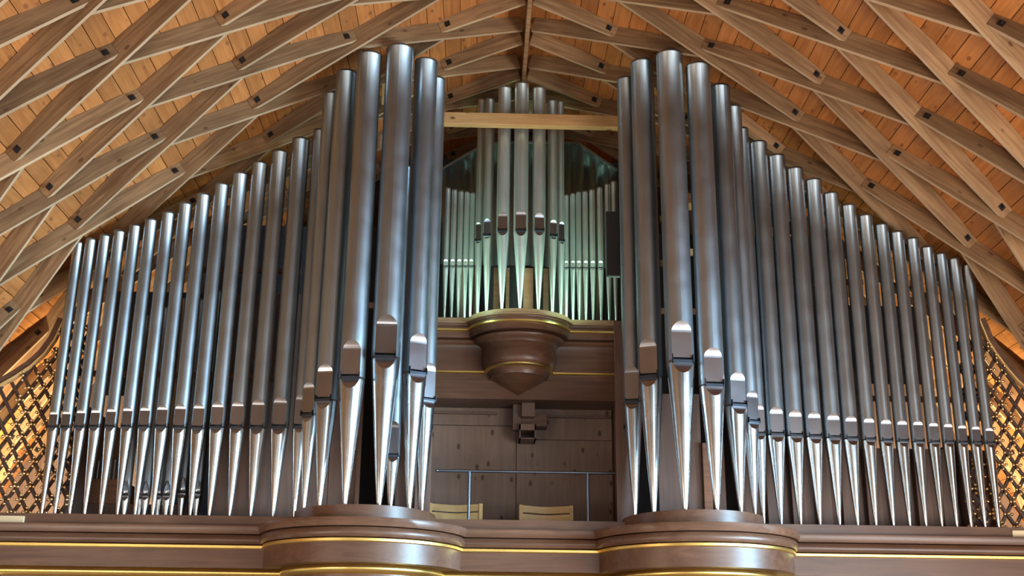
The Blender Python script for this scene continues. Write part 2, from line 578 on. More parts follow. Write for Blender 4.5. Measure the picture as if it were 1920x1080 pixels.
def band(name, prof, parent, mat, n=28, back=0.30, x_end=X_END, smooth=False):
    """prof: list of (z, fy, R, D) from the top edge to the bottom edge; closed behind at Y=back"""
    paths = [outline_path(fy, R, D, n, x_end) for (z, fy, R, D) in prof]
    # resample every path to the same count: straight | arc | straight | arc | straight
    def rs(path, fy, R, D):
        pts = [(-x_end, -fy)]
        for cx in (TLX, TRX):
            y0 = -fy
            a0 = math.asin(max(-1, min(1, (0.02 + fy) / D)))
            for i in range(n + 1):
                a = (PI - a0) - (PI - 2 * a0) * i / n
                pts.append((cx + R * math.cos(a), 0.02 - D * math.sin(a)))
        pts.append((x_end, -fy))
        return pts
    rows = [rs(None, fy, R, D) for (z, fy, R, D) in prof]
    m_ = len(rows[0])
    v = []; f = []
    for (z, fy, R, D), row in zip(prof, rows):
        v += [(x, y, z) for x, y in row]
    k = len(prof)
    for j in range(k - 1):
        for i in range(m_ - 1):
            f.append((j * m_ + i, (j + 1) * m_ + i, (j + 1) * m_ + i + 1, j * m_ + i + 1))
    # top and bottom caps back to Y=back
    for j, flip in ((0, True), (k - 1, False)):
        o = len(v)
        v += [(x, back, prof[j][0]) for x, y in rows[j]]
        for i in range(m_ - 1):
            q = (j * m_ + i, j * m_ + i + 1, o + i + 1, o + i)
            f.append(q if flip else q[::-1])
    me = mesh_from(name, v, f)
    if smooth:
        sm = [True] * len(f)
        me.polygons.foreach_set('use_smooth', sm)
        try:
            me.set_sharp_from_angle(angle=math.radians(35))
        except Exception:
            pass
    return obj(name, me, mat, parent)


gal = thing('gallery_front', (0, 0, 0), 'dark wooden gallery front with gilded mouldings and two round bays', 'gallery front')
zs = Z_SHELF
band('shelf', [(zs, 0.07, 0.40, 0.10), (2.722, 0.07, 0.40, 0.10)], gal, M['case'], back=0.42, smooth=True)
for cx in (TLX, TRX):
    v = []; f = []; n = 40
    for z in (Z_TOW, 2.722):
        for i in range(n + 1):
            a = PI - PI * i / n
            v.append((cx + 0.56 * math.cos(a), 0.0 - 0.63 * math.sin(a), z))
        v += [(cx + 0.56, 0.36, z), (cx - 0.56, 0.36, z)]
    m_ = n + 3
    f = [tuple(range(m_))[::-1], tuple(range(m_, 2 * m_))] + [(i, m_ + i, m_ + (i + 1) % m_, (i + 1) % m_) for i in range(m_)]
    me = mesh_from('tower_platform', v, f, True); me.set_sharp_from_angle(angle=math.radians(35))
    obj('tower_platform', me, M['case'], gal)
band('upper_moulding', [(2.724, 0.165, 0.835, 0.845), (2.700, 0.168, 0.838, 0.85), (2.662, 0.150, 0.822, 0.832)], gal, M['case'], smooth=True)
tor = []
for i in range(7):
    a = PI * i / 6
    tor.append((2.655 - 0.070 * i / 6, 0.122 + 0.024 * math.sin(a * 0.75 + 0.35), 0.796 + 0.024 * math.sin(a * 0.75 + 0.35), 0.806 + 0.024 * math.sin(a * 0.75 + 0.35)))
band('round_moulding', tor, gal, M['case'], smooth=True)
band('gilt_fillet', [(2.580, 0.122, 0.793, 0.803), (2.574, 0.128, 0.799, 0.809), (2.556, 0.128, 0.799, 0.809), (2.550, 0.122, 0.793, 0.803)], gal, M['gold'], smooth=True)
band('frieze', [(2.552, 0.105, 0.780, 0.79), (2.405, 0.105, 0.780, 0.79)], gal, M['case'], smooth=True)
gt = []
for i in range(9):
    a = PI * i / 8
    gt.append((2.412 - 0.075 * i / 8, 0.00 + 0.035 * math.sin(a), 0.610 + 0.035 * math.sin(a), 0.62 + 0.035 * math.sin(a)))
band('gilt_moulding', gt, gal, M['gold'], smooth=True, x_end=4.10)
band('lower_frieze', [(2.345, 0.0, 0.600, 0.61), (2.02, 0.0, 0.600, 0.61)], gal, M['case'], smooth=True, x_end=4.08)
# pale end blocks of the shelf
for s, xx in ((-1, -3.93), (1, 3.93)):
    x0, x1 = (xx - 1.1, xx) if s < 0 else (xx, xx + 1.1)
    tag(MB().bbox(x0, x1, -0.088, -0.05, 2.724, 2.785, 0.003).build('end_block', M['cream'], gal), 'pale wooden end block')
for s in (-1, 1):
    x0, x1 = sorted((s * 4.12, s * 5.4))
    tag(MB().box(x0, x1, 0.05, 0.4, 0.0, 2.40).build('wall_pier_%s' % ('left' if s < 0 else 'right'), M['plaster']), kind='structure')

tag(MB().box(-5.3, 5.3, 0.30, 2.46, 2.20, 2.30).build('floor_gallery', M['inner']), kind='structure')

# ------------------------------------------------------------------ organ pipes
def organ_pipe(label, group, X, Y, z0, zs, zl, zt, r, rz=0.0, N=26, pointed=False, mats=('body', 'foot', 'lip', 'beard'), ears=True, name='organ_pipe', tip=None):
    t = thing(name, (X, Y, z0), label, 'organ pipe', group, rz)
    zj = zs - z0; zl = zl - z0; zt = zt - z0
    hs = 0.20 * r
    d0 = 0.70 * r
    aw = math.sqrt(r * r - d0 * d0)
    tilt = min(0.75 * r, 0.6 * (zl - zj - hs))
    z1 = zl - tilt
    if pointed:
        z1 = zj + hs + 0.15 * (zl - zj - hs)
    def dd(z):
        if z <= z1: return d0
        q = min(1.0, (z - z1) / (zl - z1))
        return math.sqrt(r * r - aw * aw * (1 - q * q))
    zz = [zj, zj + hs]
    if z1 - zj - hs > 0.01: zz.append(z1)
    for i in range(1, 9):
        zz.append(z1 + (zl - z1) * math.sin(PI / 2 * i / 8))
    nlip = len(zz)
    zz += [zl + (zt - zl) * q for q in (0.25, 0.5, 0.75)]
    rows = [(z, r) for z in zz] + [(zt - 0.022, r), (zt - 0.020, r * 1.025), (zt, r * 1.025), (zt, r * 0.94), (zt - 0.25, r * 0.94)]
    v = []; f = []
    for (z, rr) in rows:
        ph = math.acos(min(1.0, dd(z) / r)) if z < zl else 0.0
        for j in range(N + 1):
            a = ph + (2 * PI - 2 * ph) * j / N
            v.append((rr * math.sin(a), -rr * math.cos(a), z))
    for i in range(len(rows) - 1):
        for j in range(N):
            a = i * (N + 1) + j
            f.append((a, a + N + 1, a + N + 2, a + 1)[::-1])
    obj('body', mesh_from('body', v, f, True), M[mats[0]], t)
    # upper lip
    v = []; f = []
    U = 4
    for z in zz[1:nlip]:
        x_b = math.sqrt(max(0, r * r - dd(z) ** 2))
        if pointed:
            q = (zl - z) / (zl - zj - hs)
            x_b = math.sqrt(max(0, r * r - d0 * d0)) * min(1, q ** 0.8 * 1.02)
            yb = -min(dd(z), 10) - 0.004
        for u in range(U + 1):
            x = x_b * (2 * u / U - 1)
            y = -dd(z)
            if pointed:
                y = -math.sqrt(max(0, r * r - x * x)) - 0.003 if z > zj + hs + 1e-6 else -d0
            v.append((x, y, z))
    for i in range(nlip - 2):
        for u in range(U):
            a = i * (U + 1) + u
            f.append((a, a + 1, a + U + 2, a + U + 1))
    obj('upper_lip', mesh_from('upper_lip', v, f, pointed), M[mats[2]], t)
    # foot with the lower lip cut into it
    r0 = tip or max(0.011, 0.15 * r)
    def rf(z): return r0 + (r - r0) * max(0, z / zj) ** 0.93
    hl = min(0.95 * r, 0.4 * zj)
    def df(z):
        q = (zj - z) / hl
        if q >= 1: return rf(z)
        R_ = rf(z)
        return math.sqrt(max(0.0, R_ * R_ - (aw * R_ / r) ** 2 * (1 - q * q)))
    fz = [zj - hl * (1 - math.cos(PI / 2 * i / 8)) for i in range(8)]
    fz = [zj - hl * math.sin(PI / 2 * i / 8) for i in range(9)]
    nl = len(fz)
    fz += [(zj - hl) * q for q in (0.75, 0.5, 0.25, 0.03, 0.0)]
    v = []; f = []
    for z in fz:
        R_ = rf(z)
        if z == 0.0: R_ = r0 * 0.8
        ph = math.acos(max(-1, min(1.0, df(z) / R_))) if z > zj - hl + 1e-9 else 0.0
        for j in range(N + 1):
            a = ph + (2 * PI - 2 * ph) * j / N
            v.append((R_ * math.sin(a), -R_ * math.cos(a), z))
    for i in range(len(fz) - 1):
        for j in range(N):
            a = i * (N + 1) + j
            f.append((a, a + 1, a + N + 2, a + N + 1)[::-1])
    f.append(tuple(range(N + 1)))
    me = mesh_from('foot', v, f, True)
    me.polygons[len(f) - 1].use_smooth = False
    obj('foot', me, M[mats[1]], t)
    v = []; f = []
    for z in fz[:nl]:
        R_ = rf(z)
        x_b = math.sqrt(max(0, R_ * R_ - min(R_, df(z)) ** 2))
        for u in range(U + 1):
            v.append((x_b * (2 * u / U - 1), -min(R_, df(z)), z))
    for i in range(nl - 1):
        for u in range(U):
            a = i * (U + 1) + u
            f.append((a, a + U + 1, a + U + 2, a + 1))
    obj('lower_lip', mesh_from('lower_lip', v, f), M[mats[2]], t)
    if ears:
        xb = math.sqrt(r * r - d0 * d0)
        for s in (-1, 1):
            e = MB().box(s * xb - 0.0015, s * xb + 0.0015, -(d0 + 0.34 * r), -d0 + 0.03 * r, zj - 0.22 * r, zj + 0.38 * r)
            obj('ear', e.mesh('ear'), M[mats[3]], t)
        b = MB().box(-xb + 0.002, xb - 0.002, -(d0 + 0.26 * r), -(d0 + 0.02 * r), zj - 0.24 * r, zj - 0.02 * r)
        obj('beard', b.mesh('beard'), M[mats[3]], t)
    return t


ORD = ['first', 'second', 'third', 'fourth', 'fifth', 'sixth', 'seventh', 'eighth', 'ninth', 'tenth', 'eleventh', 'twelfth', 'thirteenth', 'fourteenth', 'fifteenth']

# ---- left and right rows: (mouth px x, slot px y, lip top px y, top px x, top px y, diameter px)
LEFT = [(98, 800, 770, 147, 455, 19), (123, 800, 769, 170, 449, 20), (150, 800, 767, 196, 442, 20.5), (178, 799, 766, 223, 434, 21.5), (207, 799, 764, 252.5, 423.5, 22),
        (237, 799, 762, 283, 413, 23), (271, 799, 761, 314, 400, 24), (303, 799, 759, 346.5, 383, 25), (337, 800, 757, 380, 366, 26), (370, 801, 756, 416, 347, 26.5),
        (406, 799, 753, 450, 327, 28), (443, 799, 751, 487, 307, 28.5), (484, 800, 748, 522, 286, 30.5), (524, 799, 743, 563, 263, 33), (565, 798, 739, 598, 246, 27)]
RIGHT_ROW = [(1422, 812, 757, 1393, 243, 26), (1457, 813, 762, 1422, 269, 33), (1493, 815, 768, 1456, 294, 31.5), (1528, 817, 771, 1491, 318, 31), (1564, 819, 775, 1526, 339, 30), (1597, 821, 779, 1559, 364, 28),
             (1631, 823, 782, 1592, 386, 26), (1662, 825, 785, 1625, 405, 25), (1693, 826, 787, 1654, 422, 24), (1723, 827, 788, 1683, 436, 23.5), (1752, 828, 791, 1712, 448, 22),
             (1780, 828, 793, 1739, 464, 21), (1806, 829, 796, 1765, 476, 20), (1832, 829, 798, 1790, 485, 20), (1855, 830, 801, 1817, 497, 19)]
for side, rowdata in (('left', LEFT), ('right', RIGHT_ROW)):
    n_row = len(rowdata)
    for i, (mx, my, ly, tx, ty, dp) in enumerate(rowdata):
        r = dp / 2 / 214.5
        Y = 0.06
        p = at(mx, my, Y - 0.7 * r); q = at(tx, ty, Y); lp = at(mx, ly, Y - r)
        X = (p.x + q.x) / 2
        k = i if side == 'left' else n_row - 1 - i
        if side == 'left':
            where = 'outer left end' if k < 8 else None
        if k < 8:
            lab = 'grey metal organ pipe, %s from the outer end of the %s row' % (ORD[k], side)
        else:
            lab = 'grey metal organ pipe, %s from the %s round tower in the %s row' % (ORD[14 - k], side, side)
        organ_pipe(lab, 'pipes of the %s row' % side, X, Y, Z_SHELF, p.z, lp.z, q.z, r, 0.0)

# ---- towers: (name words, mouth px, slot y, lip top y, top px, top y, Y, radius, turn)
TOWL = [('outermost pipe', 584, 776, 716, 618, 178, -0.13, 0.072, -0.35), ('second from the outside', 612, 748, 682, 648, 135, -0.34, 0.088, -0.22), ('third from the outside', 658, 706, 637, 694, 105, -0.50, 0.102, -0.08),
        ('tallest and thickest pipe', 722, 667, 589, 750, 93, -0.49, 0.116, 0.04), ('thick pipe just inside the tallest', 777, 697, 624, 798, 117, -0.27, 0.101, 0.42), ('second from the inside', 798, 748, 680, 818, 150, -0.05, 0.080, 0.50), ('innermost pipe', 796, 800, 742, 812, 190, 0.14, 0.066, 0.95)]
TOWR = [('outermost pipe', 1404, 789, 732, 1378, 187, -0.13, 0.072, 0.35), ('second from the outside', 1381, 758, 697, 1350, 152, -0.34, 0.088, 0.2), ('third from the outside', 1335, 720, 651, 1310, 117, -0.50, 0.102, 0.08),
        ('tallest and thickest pipe', 1276, 675, 601, 1257, 96, -0.49, 0.114, 0.05), ('thick pipe just inside the tallest', 1221, 704, 634, 1205, 119, -0.27, 0.101, -0.36), ('second from the inside', 1187, 751, 686, 1174, 150, -0.05, 0.080, -0.25), ('innermost pipe', 1189, 800, 742, 1176, 243, 0.14, 0.066, -0.95)]
for side, data in (('left', TOWL), ('right', TOWR)):
    for (words, mx, my, ly, tx, ty, Y, r, rz) in data:
        p = at(mx, my, Y - 0.7 * r); q = at(tx, ty, Y); lp = at(mx, ly, Y - r)
        X = (p.x + q.x) / 2
        zt = q.z
        vault = CZV + math.sqrt(RB ** 2 - (abs(X) + CXV + 0.02) ** 2)
        zt = min(zt, vault - 0.005)
        organ_pipe('grey metal organ pipe, %s of the %s round tower' % (words, side), 'pipes of the %s tower' % side, X, Y, Z_TOW, p.z, lp.z, zt, r, rz, N=32)

# ---- central upper group
CEN = [('outermost on the left', 896, 450, 417, 906, 184, 0.93, 0.038, -0.35, 899), ('second from the left', 912, 440, 410, 922, 187, 0.74, 0.046, -0.25, 913), ('third from the left, beside the middle pipe', 942, 431, 397, 948, 166, 0.61, 0.062, -0.1, 939),
       ('tall middle pipe', 975, 431, 393, 980, 159, 0.58, 0.068, 0.0, 973), ('third from the right, beside the middle pipe', 1010.5, 431, 399, 1011, 167, 0.61, 0.062, 0.1, 1008), ('second from the right', 1038, 441, 412, 1034, 190, 0.74, 0.046, 0.25, 1034), ('outermost on the right', 1053, 451, 416, 1049, 184, 0.93, 0.038, 0.35, 1046)]
Z_OR = 4.775
for (words, mx, my, ly, tx, ty, Y, r, rz, fx) in CEN:
    p = at(mx, my, Y - 0.7 * r); q = at(tx, ty, Y); lp = at(mx, ly, Y - r)
    organ_pipe('metal organ pipe on the central round bay, %s' % words, 'pipes of the central upper bay', (p.x + q.x) / 2, Y, Z_OR, p.z, lp.z, min(q.z, 7.05), r, rz, mats=('tin', 'tin', 'lip', 'beard'))

SML = [(835.7, 839.7, 353), (848.2, 853, 356), (861.2, 864.7, 358.6), (873.2, 876, 360), (883.7, 886.7, 362)]
SMR = [(1061, 1062, 366), (1073.5, 1074, 363), (1085, 1084.6, 360), (1097.8, 1097, 359), (1111.2, 1110, 356.5), (1125.6, 1125, 352), (1141, 1139, 346), (1154, 1151, 341)]
for side, data in (('left', SML), ('right', SMR)):
    for i, (mx, tx, ty) in enumerate(data):
        Y = 1.03
        r = (0.019 + 0.0012 * abs(mx - 975) / 20)
        base = 499 if side == 'left' else 502
        p = at(mx, base, Y - 0.7 * r); q = at(tx, ty, Y); lp = at(mx, base - 13, Y - r)
        k = i if side == 'right' else len(data) - 1 - i
        organ_pipe('slim greenish metal pipe, %s to the %s of the central bay' % (ORD[k], side), 'slim pipes beside the central bay', (p.x + q.x) / 2, Y, 4.795, p.z, lp.z, q.z, r, 0.0, N=16, mats=('tin', 'tin', 'tin', 'beard'))

# ---- pipes inside the case behind the left row, with pointed lips
INN = [(234, 930, 905, 0.040), (262, 930, 908, 0.030), (272, 930, 906, 0.038), (297, 930, 908, 0.034), (312, 930, 905, 0.040), (341, 925, 899, 0.044), (369, 927, 903, 0.042)]
for i, (mx, my, ly, r) in enumerate(INN):
    Y = 0.42 if i % 2 == 0 else 0.56
    p = at(mx, my, Y - 0.7 * r); lp = at(mx, ly, Y - r)
    organ_pipe('inner organ pipe with pointed lip behind the left row, %s from the outside' % ORD[i], 'inner pipes behind the left row', p.x, Y, 2.79, p.z, lp.z + 0.02, 4.6 + 0.04 * i, r, 0.0, N=18, pointed=True, ears=False)
for (mx, my, ly, Y, r, w) in ((735, 853, 790, 0.02, 0.062, 'left'),):
    p = at(mx, my, Y - 0.7 * r); lp = at(mx, ly, Y - r)
    organ_pipe('inner organ pipe half hidden behind the tallest pipe of the left tower', None, p.x, Y, Z_TOW, p.z, lp.z, 5.9, r, 0.15)

# ------------------------------------------------------------------ central upper case with its round bay
uc = thing('upper_case', (0, 0.95, 4.03), 'dark moulded case with half-round bay below the central pipes', 'organ case')
UX0, UX1, UCX = -0.838, 0.893, -0.015


def half_lathe(name, prof, mat, parent, n=32, back=0.0, fl=None):
    """prof (z, R, off): half-round bay of radius R in front of a straight moulding projecting off"""
    rows = []
    for (z, R, off) in prof:
        kf = 0.85 + 0.38 * min(1.0, max(0.0, (4.62 - z) / 0.33))
        a0 = math.asin(min(0.999, off / (kf * R))) if R > off else 0
        row = [(UX0, -off)]
        for i in range(n + 1):
            a = (PI - a0) - (PI - 2 * a0) * i / n
            row.append((UCX + R * math.cos(a), -kf * R * math.sin(a)))
        row.append((UX1, -off))
        rows.append(row)
    m_ = len(rows[0]); v = []; f = []
    for (z, R, off), row in zip(prof, rows):
        v += [(x, y, z - 4.03) for x, y in row]
    for j in range(len(prof) - 1):
        for i in range(m_ - 1):
            f.append((j * m_ + i, (j + 1) * m_ + i, (j + 1) * m_ + i + 1, j * m_ + i + 1))
    for j, flip in ((0, True), (len(prof) - 1, False)):
        o = len(v)
        v += [(x, 0.12, prof[j][0] - 4.03) for x, y in rows[j]]
        for i in range(m_ - 1):
            q = (j * m_ + i, j * m_ + i + 1, o + i + 1, o + i)
            f.append(q if flip else q[::-1])
    me = mesh_from(name, v, f, True)
    me.set_sharp_from_angle(angle=math.radians(32))
    return obj(name, me, mat, parent)


half_lathe('top_board', [(4.775, 0.480, 0.085), (4.768, 0.486, 0.092), (4.735, 0.488, 0.094), (4.730, 0.512, 0.112), (4.718, 0.512, 0.112)], M['tan'], uc)
half_lathe('upper_moulding', [(4.718, 0.485, 0.070), (4.705, 0.482, 0.066), (4.695, 0.468, 0.05), (4.680, 0.466, 0.048)], M['case'], uc)
half_lathe('gilt_fillet', [(4.680, 0.480, 0.060), (4.674, 0.488, 0.068), (4.658, 0.488, 0.068), (4.652, 0.480, 0.060)], M['gold'], uc)
half_lathe('cornice_band', [(4.652, 0.462, 0.045), (4.595, 0.458, 0.040)], M['case'], uc)
pr = []
for i in range(8):
    a = PI * i / 7
    pr.append((4.595 - 0.062 * i / 7, 0.392 + 0.034 * math.sin(a), 0.012 + 0.030 * math.sin(a)))
half_lathe('round_moulding', pr, M['case'], uc)
pr = [(4.533, 0.385, 0.012), (4.520, 0.362, 0.008), (4.500, 0.346, 0.004), (4.470, 0.342, 0.002), (4.430, 0.346, 0.002), (4.390, 0.347, 0.002), (4.350, 0.342, 0.002), (4.320, 0.330, 0.002), (4.300, 0.314, 0.002), (4.290, 0.300, 0.002)]
half_lathe('bowl', pr, M['case'], uc)
half_lathe('lower_gilt_fillet', [(4.290, 0.305, 0.012), (4.285, 0.316, 0.022), (4.270, 0.316, 0.022), (4.262, 0.305, 0.012)], M['gold'], uc)
pr = [(4.262, 0.288, 0.002), (4.245, 0.276, 0.002), (4.225, 0.268, 0.002), (4.203, 0.262, 0.002)]
half_lathe('lower_moulding', pr, M['case'], uc)
# pendant cone
v = [(UCX, -0.02, 4.065 - 4.03)]; n = 28
for i in range(n + 1):
    a = PI - PI * i / n
    v.append((UCX + 0.245 * math.cos(a), -0.29 * math.sin(a), 4.203 - 4.03))
f = [(0, i + 1, i + 2)[::-1] for i in range(n)]
me = mesh_from('pendant', v, f, True); obj('pendant', me, M['case'], uc)
MB().box(UX0, UX1, 0.0, 0.10, 0.0, 0.1725).build('fascia', M['case'], uc)
MB().box(UX0, UX1, 0.10, 0.40, 0.0, 0.04).build('soffit', M['case_v'], uc)
MB().box(UX0, UX1, 0.0, 0.42, 0.62, 0.740).build('pipe_chest', M['inner'], uc)

MB().box(-1.25, 1.25, 0.80, 0.83, 0.03, 2.75).build('shade_panel', M['dark'], uc)  # added dark panel blocks lamp light and stands in for the shadow gap
# boards behind the feet of the central pipes
for (x0, x1, mt) in ((887, 899, 'case'), (925, 937, 'case'), (948, 955, 'case'), (981, 1000, 'inner'), (1018, 1029, 'case'), (862, 872, 'case_v'), (1050, 1060, 'case_v'), (1089, 1098, 'case_v'), (1118, 1124, 'case_v')):
    a = at(x0, 560, 1.22); b = at(x1, 560, 1.22)
    tag(MB().bbox(a.x, b.x, 0, 0.03, 0, 0.60, 0.003).build('rack_board', M[mt], uc, (0, 0.27, 0.77)))

# sheet metal gable behind
gs = thing('sheet_metal_gable', (0, 1.45, 5.6), 'folded grey sheet metal screen with sloping top behind the central pipes', 'metal screen')
A = [at(820, 322, 1.45), at(896, 277, 1.45), at(930, 268, 1.45), at(1020, 266, 1.45), at(1084, 268, 1.45), at(1158, 319, 1.45)]


def top_z(x):
    for a, b in zip(A, A[1:]):
        if a.x <= x <= b.x:
            return a.z + (b.z - a.z) * (x - a.x) / (b.x - a.x)
    return A[0].z
v = []; f = []
nx = 90
for i in range(nx + 1):
    x = A[0].x + (A[-1].x - A[0].x) * i / nx
    w = 0.016 * math.cos(2 * PI * x / 0.14)
    v += [(x, w, 5.5 - 5.6), (x, w, top_z(x) - 5.6), (x, w + 0.006, top_z(x) - 5.6)]
for i in range(nx):
    a = 3 * i
    f += [(a, a + 3, a + 4, a + 1), (a + 1, a + 4, a + 5, a + 2)]
obj('folded_sheet', mesh_from('folded_sheet', v, f, True), M['sheet'], gs)
for (p, q) in zip(A, A[1:]):
    e = MB()
    d = Vector((q.x - p.x, 0, q.z - p.z)); L_ = d.length; d.normalize()
    e.box(0, L_, -0.022, 0.010, -0.018, 0.004)
    o = e.build('edge_strip', M['sheet'], gs, (p.x, 0, p.z - 5.6))
    o.rotation_euler = (0, -math.atan2(d.z, d.x), 0)

# cross beam between the towers
p0 = at(828, 226, 0.42); p1 = at(1166, 229, 0.42)
cb = MB().bbox(-1.02, 1.02, -0.04, 0.04, -0.060, 0.060, 0.004).build('cross_beam', M['beam'], None, (0.08, 0.42, (p0.z + p1.z) / 2))
tag(cb, 'light pine cross beam spanning between the two pipe towers', 'beam')

# black panel beside the right tower
a = at(1136, 396, 0.22); b = at(1163, 517, 0.22)
bp_ = thing('black_panel', ((a.x + b.x) / 2, 0.22, b.z), 'flat black upright rectangular panel beside the right pipe tower', 'panel')
hw = (b.x - a.x) / 2; hh = a.z - b.z
MB().bbox(-hw, hw, 0.0, 0.05, 0, hh, 0.002).build('housing', M['panel_black'], bp_)
MB().box(-hw + 0.004, hw - 0.004, -0.004, 0.0005, 0.004, hh - 0.004).build('front_cover', M['panel_black'], bp_)
MB().box(hw - 0.03, hw + 0.06, 0.05, 0.07, hh * 0.45, hh * 0.55).build('bracket', M['iron'], bp_)

# ------------------------------------------------------------------ recess below the upper case
wg = MB()
wback = tag(MB().box(-0.838, 0.893, 1.36, 1.42, 2.30, 4.05).build('wall_gallery', M['case_v']), kind='structure')
for (x0, x1, z0, z1) in ((-0.83, -0.02, 2.31, 3.86), (-0.83, -0.02, 3.865, 4.03), (-0.015, 0.88, 2.31, 3.735), (-0.015, 0.88, 3.74, 4.03)):
    MB().bbox(x0, x1, 1.335, 1.36, z0, z1, 0.002).build('wall_panel', M['knotty'], wback)
MB().box(-0.79, -0.2, 1.30, 1.335, 3.965, 3.985).build('rail_strip', M['case_v'], wback)
MB().box(0.1, 0.87, 1.30, 1.335, 3.945, 3.965).build('rail_strip', M['case_v'], wback)

br = thing('hanging_wind_trunk', (0.05, 1.06, 4.03), 'small wooden box trunk hanging under the upper case', 'wind trunk')
def px_box(x0, x1, y0, y1, Y, dep):
    a = at(x0, y0, Y); b = at(x1, y1, Y)
    return (a.x, b.x, Y, Y + dep, b.z, a.z)
def lbox(t):
    x0, x1, y0, y1, z0, z1 = t
    z1 = min(z1, 4.028)
    return MB().bbox(x0 - 0.05, x1 - 0.05, y0 - 1.06, y1 - 1.06, z0 - 4.03, z1 - 4.03, 0.003)
lbox(px_box(962, 977, 750, 806, 1.14, 0.08)).build('batten', M['case_v'], br)
lbox(px_box(978, 1003, 750, 781, 1.06, 0.14)).build('upper_box', M['case_v'], br)
lbox(px_box(973, 1026, 775, 800, 1.16, 0.16)).build('cross_trunk', M['case'], br)
x0, x1, y0, y1, z0, z1 = px_box(974, 1005, 795, 823, 1.06, 0.25)
fr = MB()
for q in ((x0, x1, z1 - 0.055, z1), (x0, x1, z0, z0 + 0.01), (x0, x0 + 0.012, z0, z1), (x1 - 0.012, x1, z0, z1)):
    fr.box(q[0] - 0.05, q[1] - 0.05, y0 - 1.06, y1 - 1.06, q[2] - 4.03, q[3] - 4.03)
fr.build('open_duct', M['case_v'], br)
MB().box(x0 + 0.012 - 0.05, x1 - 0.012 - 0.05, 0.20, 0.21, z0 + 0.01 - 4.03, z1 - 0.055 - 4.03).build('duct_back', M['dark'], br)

# railing
RY = 0.62
rl = thing('railing', (0.1, RY, 2.30), 'thin steel tube railing with two posts in the gallery recess', 'railing')
zr = at(960, 884.5, RY).z
MB().tube((at(820, 882, RY).x - 0.1, 0, zr - 2.30), (at(1160, 888, RY).x - 0.1, 0, zr - 2.30), 0.012, None, 12).build('top_rail', M['steel'], rl)
for px in (880, 1102):
    x = at(px, 900, RY).x
    MB().tube((x - 0.1, 0, 0), (x - 0.1, 0, zr - 2.30 - 0.004), 0.013, None, 12).build('post', M['steel'], rl)
    MB().tube((x - 0.1, 0, 0), (x - 0.1, 0, 0.008), 0.04, None, 16).build('foot_plate', M['steel'], rl)
MB().ball((at(819, 882, RY).x - 0.1, 0, zr - 2.30), 0.015).build('end_cap', M['steel'], rl)


CHY = 0.85


def chair(xc, zt, label, rz=0.0):
    t = thing('chair', (xc, CHY, 2.30), label, 'chair', 'wooden chairs on the gallery', rz)
    w = 0.222; H = zt - 2.30
    for s in (-1, 1):
        o = MB().bbox(-0.017, 0.017, -0.012, 0.012, 0, H, 0.003).build('back_post', M['pale'], t, (s * w, 0, 0))
        MB().bbox(-0.017, 0.017, -0.015, 0.015, 0, 0.44, 0.003).build('leg', M['pale'], t, (s * w, 0.38, 0))
        MB().bbox(-0.012, 0.012, 0.0, 0.40, 0.36, 0.41, 0.003).build('side_rail', M['pale'], t, (s * w, 0, 0))
    for (z0, z1) in ((H - 0.070, H - 0.010), (H - 0.150, H - 0.082)):
        v = []; f = []
        for i in range(9):
            x = -w + 2 * w * i / 8
            y = 0.03 * math.sin(PI * i / 8)
            dz = 0.004 * math.cos(PI * i / 8 * 2)
            v += [(x, y - 0.008, z0 + dz), (x, y + 0.008, z0 + dz), (x, y + 0.008, z1 + dz), (x, y - 0.008, z1 + dz)]
        for i in range(8):
            a = 4 * i
            f += [(a, a + 4, a + 7, a + 3), (a + 1, a + 2, a + 6, a + 5), (a + 3, a + 7, a + 6, a + 2), (a, a + 1, a + 5, a + 4)]
        obj('back_slat', mesh_from('back_slat', v, f), M['pale'], t)
    MB().bbox(-w, w, 0.0, 0.43, 0.43, 0.455, 0.005).build('seat', M['pale'], t)
    return t


chair(at(854, 945, CHY).x, at(854, 943.5, CHY).z, 'light wooden chair at the left of the gallery recess, both back slats visible')
chair(at(1024, 948, CHY).x, at(1024, 947, CHY).z, 'light wooden chair in the middle of the gallery recess, one back slat showing', 0.03)

# ------------------------------------------------------------------ case sides and panels behind the pipes
cs_l = thing('organ_case', (0, 0.3, 2.845), 'dark wooden case panels and posts behind the left row and tower', 'organ case')
cs_r = thing('organ_case', (0, 0.3, 2.845), 'dark wooden case panels and posts behind the right row and tower', 'organ case')


def cs_of(x):
    return cs_l if x < 0 else cs_r


def case_board(px0, px1, ytop, Y, mt='case_v', zb=2.80, name='panel', th=0.025):
    a = at(px0, 940, Y); b = at(px1, 940, Y)
    zt = at((px0 + px1) / 2, ytop, Y).z
    return MB().bbox(a.x, b.x, 0, th, 0, zt - zb, 0.003).build(name, M[mt], cs_of(a.x), (0, Y - 0.3, zb - 2.80))


